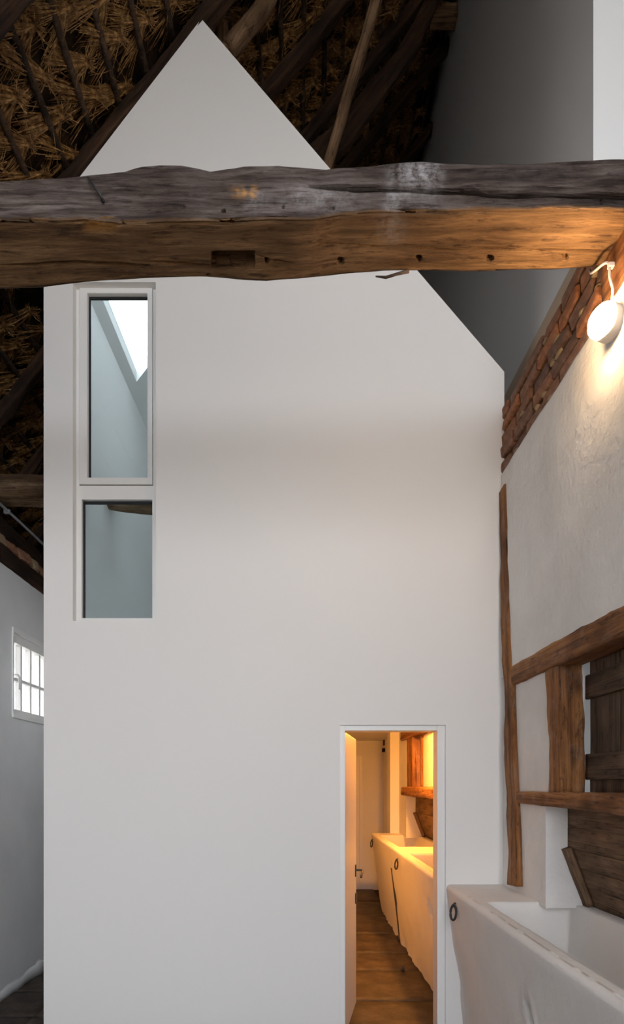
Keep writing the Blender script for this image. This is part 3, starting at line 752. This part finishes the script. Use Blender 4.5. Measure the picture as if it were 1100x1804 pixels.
# feed hatches: upright boards above, boards leaning outwards below, a cleat at the end
def hatch(dy, label, ln=1.855):
    h = empty('feed_hatch', label, 'hatch', None, (1.45, 2.2 + dy, TROUGH_T))
    ya, yb_ = 3.055 + dy, 3.055 + dy - ln
    q = 0
    for a, b in ((-0.09, -0.218), (-0.218, -0.330)):
        timber('board', (1.432, ya, E + (a + b) / 2), (1.432, yb_, E + (a + b) / 2), 0.022, abs(a - b) + .001, M['boards_brown'], h, seed=80 + q, wob=0.002, rough=0.001, rnd_c=0.003); q += 1
    A = Vector((1.434, 0, E - 0.333)); B = Vector((1.555, 0, E - 0.640)); dn = (B - A).normalized()
    for t0, t1 in ((0, .33), (.33, .66), (.66, 1.0)):
        c = A + (B - A) * (t0 + t1) / 2; Lb = (B - A).length * (t1 - t0)
        timber('board', (c.x, ya, c.z), (c.x, yb_, c.z), 0.022, Lb + .001, M['boards_brown'], h, up=-dn, seed=90 + q, wob=0.002, rough=0.001, rnd_c=0.003); q += 1
    off_ = Vector((-0.03, 0, -0.008))
    timber('cleat', Vector((A.x, ya - 0.03, A.z + .01)) + off_, Vector((B.x - .005, ya - 0.03, B.z + .012)) + off_, 0.055, 0.04, M['boards_brown'], h, up=(1, 0, .3), seed=99, wob=0.004, rough=0.002, rnd_c=0.006)
    return h
hatch(0.0, 'brown plank feed hatch above the near end of the trough')
hatch(4.14, 'lamplit plank feed hatch seen through the doorway', 3.05)
# pale shutter panel inside the corridor bay
ps = empty('pale_shutter', 'brightly lit whitewashed shutter panel with wooden edges through the doorway', 'shutter', None, (1.38, 5.8, E))
box('panel', 1.372, 1.392, 4.19, 6.50, E - .01, E + .60, M['plaster'], ps, 0.004)
for yy in (6.52, 5.83, 5.1): timber('edge_strip', (1.372, yy, E - .015), (1.372, yy, E + .60), 0.045, 0.06, M['timber'], ps, up=(0, 1, 0), seed=int(yy * 10), wob=0.004)

# ================================================================== FEEDING TROUGH
tr = empty('feeding_trough', 'long whitewashed masonry feeding trough running through the house wall into the corridor', 'trough', None, (1.1, 3.0, 0))
def sst(x): x = min(1, max(0, x)); return x * x * (3 - 2 * x)
BAS = [(1.55, 3.12), (3.98, 5.42), (6.02, 7.40)]
def basin(y):
    g = 0.0
    for a, b in BAS: g = max(g, sst((y - a + .02) / .05) * sst((b + .02 - y) / .05))
    return g
prof = []                      # u along the profile from the floor up the outer face, over the rim, through the basin to the back
ys_ = []
y = 0.5
while y < 7.76:
    fine = any(abs(y - e) < 0.06 for bb in BAS for e in bb)
    ys_.append(y); y += 0.008 if fine else 0.014
ys_.append(7.76)
NV_ = 0
v = []; f = []
TX0, TXB = 0.93, 1.055
def wprof(y):
    g = basin(y); pts = []
    T = TROUGH_T
    nz1 = nz(y * 1.3, 0, 0, 71) * .012; rimw = nz(y * 3.1, 0, 2, 72)
    xt = TX0 + nz1 * .6
    dxb = 0.018 * nz(y * 3, 5, 0, 73) + 0.02 * nz(y * 9, 5, 0, 74)
    for i in range(26):        # outer face
        t = i / 25; z_ = t * (T - 0.035); x_ = TXB + (xt - TXB) * (t ** 1.15)
        if t < .15: x_ += dxb * (1 - t / .15)
        x_ += (0.006 * nz(y * 4, z_ * 4, 0, 75) + 0.0025 * nz(y * 17, z_ * 17, 0, 76)) * (1 - sst((t - .8) / .2))
        x_ += 0.016 * sst((z_ - T * .30) / .1) * sst((T * .62 - z_) / .2) * nz(y * 1.2, 1, 1, 70)
        for hy_, hz_ in ((2.43, .665), (4.30, .75)):     # drain slots
            r2 = ((y - hy_) / .055) ** 2 + ((z_ - hz_) / .075) ** 2
            if r2 < 1: x_ += 0.06 * (1 - r2) ** .5
            lip = math.exp(-((math.sqrt(r2) - 1.25) / .2) ** 2); x_ -= 0.012 * lip * (1 if z_ > hz_ else 0.2)
        if abs(y - 6.24) < .035 and z_ < .83: x_ += 0.05 * (1 - (abs(y - 6.24) / .035) ** 4)
        pts.append((x_, z_))
    for i in range(1, 7):      # rounded outer rim
        a = math.pi * (1 - i / 6 * .5); R_ = .03 + .002 * rimw
        pts.append((xt + R_ + R_ * math.cos(a), T - .035 + R_ * math.sin(a) + .002 * nz(y * 7, i * .3, 0, 77)))
    xi = 1.02 + .006 * nz(y * 2.5, 0, 4, 78)
    ztop = pts[-1][1]
    D = .27 * g
    for i in range(6):         # rim to basin edge, rounded
        t = i / 5
        pts.append((pts[31][0] + (xi - .012 - pts[31][0]) * (t + .001), ztop + .002 * nz(y * 14, t * 3, 0, 79)))
    for i in range(1, 10):
        t = i / 9; pts.append((xi - .012 + .035 * t, ztop - D * sst(t) if g > 0 else ztop))
    for i in range(1, 14):
        t = i / 13; x_ = xi + .03 + (1.435 - xi - .03) * t; pts.append((x_, ztop - D * (1 + .04 * math.sin(math.pi * t)) + .002 * nz(y * 8, x_ * 9, 0, 80)))
    for i in range(1, 10):
        t = i / 9; pts.append((1.435 + .035 * t, ztop - D * (1 - sst(t))))
    for i in range(1, 4): pts.append((1.47 + .12 * i / 3, ztop))
    pts.append((1.59, -.01))
    return pts
for y in ys_:
    pp = wprof(y); NV_ = len(pp)
    e = min(1, (7.77 - y) / .03) if y > 7.73 else 1
    v += [(a, y, b) for a, b in pp]
for i in range(len(ys_) - 1):
    for j in range(NV_ - 1):
        f.append((i * NV_ + j, i * NV_ + j + 1, (i + 1) * NV_ + j + 1, (i + 1) * NV_ + j))
f.append(tuple(range(NV_))); f.append(tuple(reversed(range((len(ys_) - 1) * NV_, len(ys_) * NV_))))
rel(link('trough_body', mesh('trough_body', v, f, True), M['trough'], tr))
def face_x(y, z): # outer face position
    return TXB + (TX0 - TXB) * ((z / (TROUGH_T - .035)) ** 1.15)
def tie_ring(px, py, y):
    z_ = Z(py, y); x_ = face_x(y, z_)
    c = Vector((x_ - .020, y, z_ - .042)); pts = []
    for i in range(20):
        a = 2 * math.pi * i / 20; pts.append(c + Vector((.009 * math.sin(a) + .004 * math.cos(a), -.030 * math.sin(a), .044 * math.cos(a))))
    rg = tube('tie_ring', pts, 0.0075, M['iron'], tr, 8, closed=True)
    st = tube('staple', [(x_ + .03, y, z_ + .012), (x_ - .012, y, z_ + .016), (x_ - .024, y, z_ + .006), (x_ - .02, y, z_ - .006)], 0.006, M['iron'], None, 8)
    st.parent = rg; st.location = (0, 0, 0)
tie_ring(808, 1596, 3.48); tie_ring(704, 1516, 5.62); tie_ring(657, 1481, 7.66)
pz = [0.80, 0.72, 0.6, 0.45, 0.3, 0.15, 0.02]
tube('drain_pipe', smooth_path([(face_x(6.24, q) + .012, 6.24 + (.05 * max(0, (q - .5) / .3) ** 1.5), q) for q in pz], 4), [0.007 + .012 * min(1, i / 10) for i in range(25)], M['iron'], tr, 8)
box('drain_foot', 1.03, 1.12, 6.17, 6.27, 0.0, 0.035, M['iron'], tr, 0.006)
pg = tube('iron_peg', [(0.905, 5.17, -.01), (0.905, 5.17, 0.045)], 0.014, M['iron'], None, 8)
pg['label'] = 'short iron peg standing in the corridor floor'; pg['category'] = 'peg'

# ================================================================== BIG TIE BEAM
def interp(pts, x): return float(np.interp(x, [p[0] for p in pts], [p[1] for p in pts]))
TOPF = [(-300, 318), (0, 315), (60, 312), (150, 305), (220, 297), (250, 290), (280, 287), (320, 288), (370, 298), (430, 290), (490, 286), (540, 291), (575, 293), (640, 288), (720, 283), (770, 284), (850, 287), (900, 286), (960, 285), (1030, 281), (1100, 279), (1300, 279)]
BOTF = [(-300, 390), (0, 389), (75, 388), (150, 386), (210, 392), (275, 392), (350, 391), (400, 390), (475, 386), (550, 387), (600, 377), (675, 373), (775, 374), (850, 371), (925, 370), (1000, 368), (1100, 371), (1300, 371)]
BOTB = [(-300, 514), (0, 512), (75, 509), (130, 502), (150, 500), (200, 496), (275, 492), (350, 490), (400, 493), (470, 498), (525, 494), (550, 491), (610, 485), (675, 480), (750, 479), (825, 481), (900, 479), (975, 477), (1050, 472), (1300, 468)]
B1, B2 = 2.18, 2.434
xs = np.concatenate([np.linspace(-2.95, -1.22, 40)[:-1], np.linspace(-1.22, 1.30, 640), np.linspace(1.30, 1.47, 8)[1:]])
CR_F = [([(545, 326), (600, 327), (640, 329), (740, 334), (790, 338), (830, 341.5), (900, 344.5), (960, 344), (1000, 344.5), (1100, 346), (1300, 346)], 4.4, 0.06),
        ([(838, 341), (870, 345), (895, 350), (905, 350)], 1.6, 0.02), ([(490, 327), (520, 326.5), (548, 328)], 1.4, 0.012), ([(345, 316), (385, 317), (405, 314)], 1.5, 0.012),
        ([(25, 357), (80, 358), (140, 357)], 1.2, 0.008), ([(270, 340), (300, 336), (350, 345)], 1.3, 0.008), ([(480, 300), (560, 303), (640, 300)], 1.2, 0.006)]
CR_B = [([(0, 466), (60, 466), (95, 462), (130, 460.5), (180, 463), (265, 467)], 2.2, 0.03), ([(230, 458), (290, 462), (370, 467)], 1.8, 0.025),
        ([(830, 436.5), (920, 440), (1000, 442), (1072, 443)], 1.8, 0.03), ([(720, 432), (780, 439), (832, 441.5)], 1.3, 0.018), ([(450, 450), (480, 460), (520, 463)], 1.6, 0.02),
        ([(550, 428), (640, 432), (720, 433)], 1.1, 0.01), ([(485, 436), (520, 442)], 1.2, 0.012)]
HOLE_B = [(600, 460, 6, 7), (738, 454, 5.5, 6), (862, 456, 8, 6), (995, 454, 6, 7), (470, 460, 4, 5), (367, 484, 4, 2)]
HOLE_F = [(742, 373, 8, 5), (394, 371, 4, 4), (323, 366, 4, 3), (585, 365, 6, 4), (499, 362, 3, 5), (1060, 356, 3, 6)]
nF, nB, nK, nT = 64, 84, 10, 10
rows_v = []; tones = []
for xw in xs:
    pxF = VX + xw / B1 * F; pxB = VX + xw / B2 * F
    zt_ = Z(interp(TOPF, pxF), B1); zf_ = Z(interp(BOTF, pxF), B1); zb_ = Z(interp(BOTB, pxB), B2)
    wobf = .006 * nz(xw * 2, 0, 0, 61)
    ring = []; tn = []
    def corner(t, n):  # inset near the two ends of a face to round the arris
        e = min(t, 1 - t); return max(0.0, 1 - e / 0.07) ** 2
    for i in range(nF):
        t = i / nF; z_ = zt_ + (zf_ - zt_) * t; pyy = VY - (z_ - E) / B1 * F
        y_ = B1 + wobf + .005 * nz(xw * 6, z_ * 12, 0, 62) + .0035 * nz(xw * 10, z_ * 60, 0, 63) + .010 * corner(t, 1)
        dep = 0.0
        for pl_, w_, d_ in CR_F:
            if pl_[0][0] <= pxF <= pl_[-1][0]:
                ta = min(1, (pxF - pl_[0][0]) / 40 + .15, (pl_[-1][0] - pxF) / 40 + .15)
                yc = interp(pl_, pxF) + 1.2 * nz(pxF * .05, 3, 0, 64); dep = max(dep, d_ * ta * math.exp(-((pyy - yc) / (w_ * (.5 + .5 * ta))) ** 4))
        for hx_, hy_, a_, b_ in HOLE_F:
            q = ((pxF - hx_) / a_) ** 2 + ((pyy - hy_) / b_) ** 2
            if q < 1: dep = max(dep, .025 * (1 - q) ** .5)
        dep += max(0.0, nz(xw * 3, z_ * 45, 1, 65) - .42) * .03
        ring.append((xw, y_ + dep, z_))
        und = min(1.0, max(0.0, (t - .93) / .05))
        lwm = math.exp(-((pxF - 735) / 42) ** 4) * min(1, max(0, 1.35 - t * 1.4)) + .55 * math.exp(-((pxF - 560) / 70) ** 2) * math.exp(-((pyy - 345) / 22) ** 2) + .6 * math.exp(-((pxF - 690) / 14) ** 2) * (1 if t > .5 else .3) + .35 * math.exp(-((pxF - 450) / 18) ** 2 - ((pyy - 350) / 25) ** 2)
        spl = math.exp(-((pxF - 432) / 22) ** 4 - ((pyy - 338) / 11) ** 4) * (.5 + nz(pxF * .1, pyy * .1, 0, 66))
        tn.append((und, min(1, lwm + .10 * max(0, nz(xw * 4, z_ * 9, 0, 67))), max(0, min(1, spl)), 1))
    for i in range(nB):
        t = i / nB; y0_ = B1 + (B2 - B1) * t; z_ = zf_ + (zb_ - zf_) * t
        pxx = VX + xw / y0_ * F; pyy = VY - (z_ - E) / y0_ * F
        z_ += .004 * nz(xw * 5, y0_ * 12, 0, 68) + .003 * nz(xw * 9, y0_ * 60, 0, 69) + .012 * corner(t, 1)
        dep = 0.0
        for pl_, w_, d_ in CR_B:
            if pl_[0][0] <= pxx <= pl_[-1][0]:
                ta = min(1, (pxx - pl_[0][0]) / 50 + .1, (pl_[-1][0] - pxx) / 50 + .1)
                yc = interp(pl_, pxx) + 1.0 * nz(pxx * .06, 5, 0, 64); dep = max(dep, d_ * ta * math.exp(-((pyy - yc) / (w_ * (.45 + .55 * ta))) ** 4))
        for hx_, hy_, a_, b_ in HOLE_B:
            q = ((pxx - hx_) / a_) ** 2 + ((pyy - hy_) / b_) ** 2
            if q < 1: dep = max(dep, .03 * (1 - q) ** .3)
        if 372 < pxx < 449 and 443 < pyy < 471: dep = max(dep, 0.055)
        sp = math.exp(-((pxx - 178) / 28) ** 4 - ((pyy - 397) / 11) ** 4)
        dep += sp * .012 * (1 + nz(xw * 30, y0_ * 40, 0, 60))
        ring.append((xw, y0_ + wobf * (1 - t), z_ + dep))
        dusty = .5 * math.exp(-((pxx - 690) / 20) ** 2) * math.exp(-((pyy - 400) / 25) ** 2)
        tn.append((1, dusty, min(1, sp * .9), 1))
    zk = zt_ - .01
    for i in range(nK):
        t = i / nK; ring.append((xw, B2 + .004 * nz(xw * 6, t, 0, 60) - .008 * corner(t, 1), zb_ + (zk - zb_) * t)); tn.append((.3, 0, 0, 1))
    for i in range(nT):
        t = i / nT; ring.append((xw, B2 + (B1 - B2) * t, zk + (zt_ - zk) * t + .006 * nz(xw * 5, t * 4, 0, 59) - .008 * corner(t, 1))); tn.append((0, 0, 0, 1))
    rows_v.append(ring); tones.append(tn)
m_ = nF + nB + nK + nT; v = [p for r_ in rows_v for p in r_]; f = []
for i in range(len(xs) - 1):
    for j in range(m_): f.append((i * m_ + j, i * m_ + (j + 1) % m_, (i + 1) * m_ + (j + 1) % m_, (i + 1) * m_ + j))
f.append(tuple(range(m_ - 1, -1, -1))); f.append(tuple(range((len(xs) - 1) * m_, len(xs) * m_)))
me = mesh('beam_timber', v, f, True)
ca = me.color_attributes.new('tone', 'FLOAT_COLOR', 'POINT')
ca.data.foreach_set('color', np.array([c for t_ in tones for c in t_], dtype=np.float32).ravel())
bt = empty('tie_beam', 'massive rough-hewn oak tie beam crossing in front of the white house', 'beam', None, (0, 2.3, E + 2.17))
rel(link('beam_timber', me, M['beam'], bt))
def fpt(px, py, n=0.0): return P(px, py, B1 - n)
tube('nail', [fpt(155, 312, .012), fpt(166, 328, .02), fpt(176, 342, .018), fpt(183, 356, .002)], [.003, .004, .0045, .006], M['iron'], bt, 6)
tube('wood_splinter', [P(720, 478, B2 - .01), P(700, 483, B2 - .02), P(680, 489, B2 - .02), P(662, 487, B2 - .02)], [.008, .006, .006, .003], M['beam'], bt, 5)

# ================================================================== LEFT: log, plates, conduit
lg = empty('log_beam', 'round rough log beam running from the left wall into the white house', 'beam', None, (-1.7, 4.66, E + 2.41))
v = []; f = []; nl_, ns_ = 120, 32
for i in range(nl_ + 1):
    xx = -2.75 + (1.0 + 2.75) * i / nl_
    cz = E + 2.415 + .012 * nz(xx * 1.5, 0, 0, 31) - 0.11 * min(.5, max(0, xx + 1.75))
    for j in range(ns_):
        a = 2 * math.pi * j / ns_; rr = .122 * (1 + .10 * nz(xx * 3, math.cos(a), math.sin(a), 32) + .06 * nz(xx * 11, math.cos(a) * 3, math.sin(a) * 3, 33))
        v.append((xx, 4.66 + rr * .95 * math.cos(a), cz + rr * math.sin(a)))
for i in range(nl_):
    for j in range(ns_): f.append((i * ns_ + j, i * ns_ + (j + 1) % ns_, (i + 1) * ns_ + (j + 1) % ns_, (i + 1) * ns_ + j))
f.append(tuple(range(ns_ - 1, -1, -1))); f.append(tuple(range(nl_ * ns_, (nl_ + 1) * ns_)))
# local x along the grain
o = link('log', mesh('log', v, f, True), M['log'], lg); rel(o)
# wall plates on the left wall
lp = timber('wall_plate', (XL - 0.075, 0.5, E + 1.835), (XL - 0.075, 9.5, E + 1.835), 0.19, 0.15, M['rafter'], wl, seed=33, wob=0.014, nl=120)
lp = timber('wall_plate', (XL - 0.16, 0.5, E + 2.12), (XL - 0.16, 9.5, E + 2.12), 0.18, 0.16, M['rafter'], wl, seed=34, wob=0.014, nl=120)
box('rubble_core', XL - 0.42, XL - 0.10, 0.4, 9.6, E + 1.76, E + 2.05, M['mortar'], wl)
y = 3.9; k = 0
while y < 6.2:
    L = rnd.uniform(.12, .22); bm = bmesh.new(); bmesh.ops.create_cube(bm, size=1, matrix=Matrix.Diagonal((0.12, L, 0.11, 1)))
    bmesh.ops.bevel(bm, geom=bm.edges[:], offset=0.03, segments=2, affect='EDGES', profile=0.5)
    for vv in bm.verts: vv.co += Vector((nz(vv.co.y * 9, y, vv.co.z * 9, 1), nz(vv.co.z * 9, y, vv.co.x * 9, 2), nz(vv.co.x * 9, y, vv.co.y * 9, 3))) * .03
    me = bpy.data.meshes.new('brick'); bm.to_mesh(me); bm.free()
    o = link('brick', me, M['brick'] if k % 3 else M['lump'], wl); o.location = (XL - .085 + rnd.uniform(-.02, .01), y + L / 2, E + 1.975); y += L + .02; k += 1
cd = tube('conduit', [(XL + .02, q, E + 2.20 + .004 * math.sin(q * 3)) for q in np.linspace(1.0, 9.3, 40)], 0.011, M['grey_metal'], None, 8)
cd['label'] = 'thin grey conduit running along the top of the left wall'; cd['category'] = 'conduit'
for q in (3.4, 4.55, 5.6): 
    c_ = box('clip', XL - .01, XL + .035, q - .012, q + .012, E + 2.185, E + 2.215, M['grey_metal'], cd)

# ================================================================== LAMPS
def wall_lamp(name, label, c, yaw, glow, rw=.064, rh=.072, ceiling=False):
    """round bulkhead lamp; c is the centre of its back, it faces -x turned by yaw towards the viewer"""
    root = empty(name, label, 'lamp', None, c)
    Mx = Matrix.Translation(c) @ (Matrix.Rotation(-math.pi / 2, 4, 'Y') if ceiling else Matrix.Rotation(yaw, 4, 'Z'))
    def lathe(nm, prof_, mat):
        v = []; f = []; n = 40
        for (d, r) in prof_:
            for j in range(n):
                a = 2 * math.pi * j / n; ca_, sa_ = math.cos(a), math.sin(a)
                sq = 1 / (abs(ca_) ** 2.6 + abs(sa_) ** 2.6) ** (1 / 2.6)
                v.append((-d, ca_ * sq * rw * r, sa_ * sq * rh * r))
        m = len(prof_)
        for i in range(m - 1):
            for j in range(n): f.append((i * n + j, i * n + (j + 1) % n, (i + 1) * n + (j + 1) % n, (i + 1) * n + j))
        f.append(tuple(range(n))); f.append(tuple(range((m - 1) * n, m * n)))
        o = link(nm, mesh(nm, v, f, True), mat, root); put(o, Mx); return o
    lathe('base', [(-0.012, .9), (0.0, .98), (.006, 1.0), (.046, 1.0), (.050, .97)], M['lampbody'])
    lathe('diffuser', [(.049, .965), (.056, .97), (.072, .95), (.083, .88), (.090, .72), (.094, .4), (.095, .05)], glow)
    return root, Mx
lc = Vector((XW - 0.026, 2.335, E + 0.823 * 2.305))
lamp, LM = wall_lamp('wall_lamp', 'glowing white bulkhead lamp on the plaster wall under the tie beam', lc, math.radians(20), M['lamp_glow'], .060, .059)
wall_lamp('ceiling_lamp', 'bulkhead lamp lighting the corridor beyond the doorway', Vector((1.08, 5.6, E + 0.743)), 0, M['lamp_glow_in'], ceiling=True)
cpts = [(lc.x - .02, lc.y - .02, lc.z + .06), P(1080, 510, 2.305), P(1075, 488, 2.315), P(1074, 470, 2.32), P(1070, 463, 2.33), P(1062, 466, 2.35), P(1050, 476, 2.40), P(1042, 481, 2.45), P(1040, 476, 2.52)]
cb = tube('lamp_cable', smooth_path(cpts, 6), 0.0052, M['cable'], lamp, 8)
box('cable_clip', *[q for a in zip(P(1077, 468, 2.32) - Vector((.012, .01, .009)), P(1077, 468, 2.32) + Vector((.012, .01, .009))) for q in a], M['cable'], lamp, 0.003)
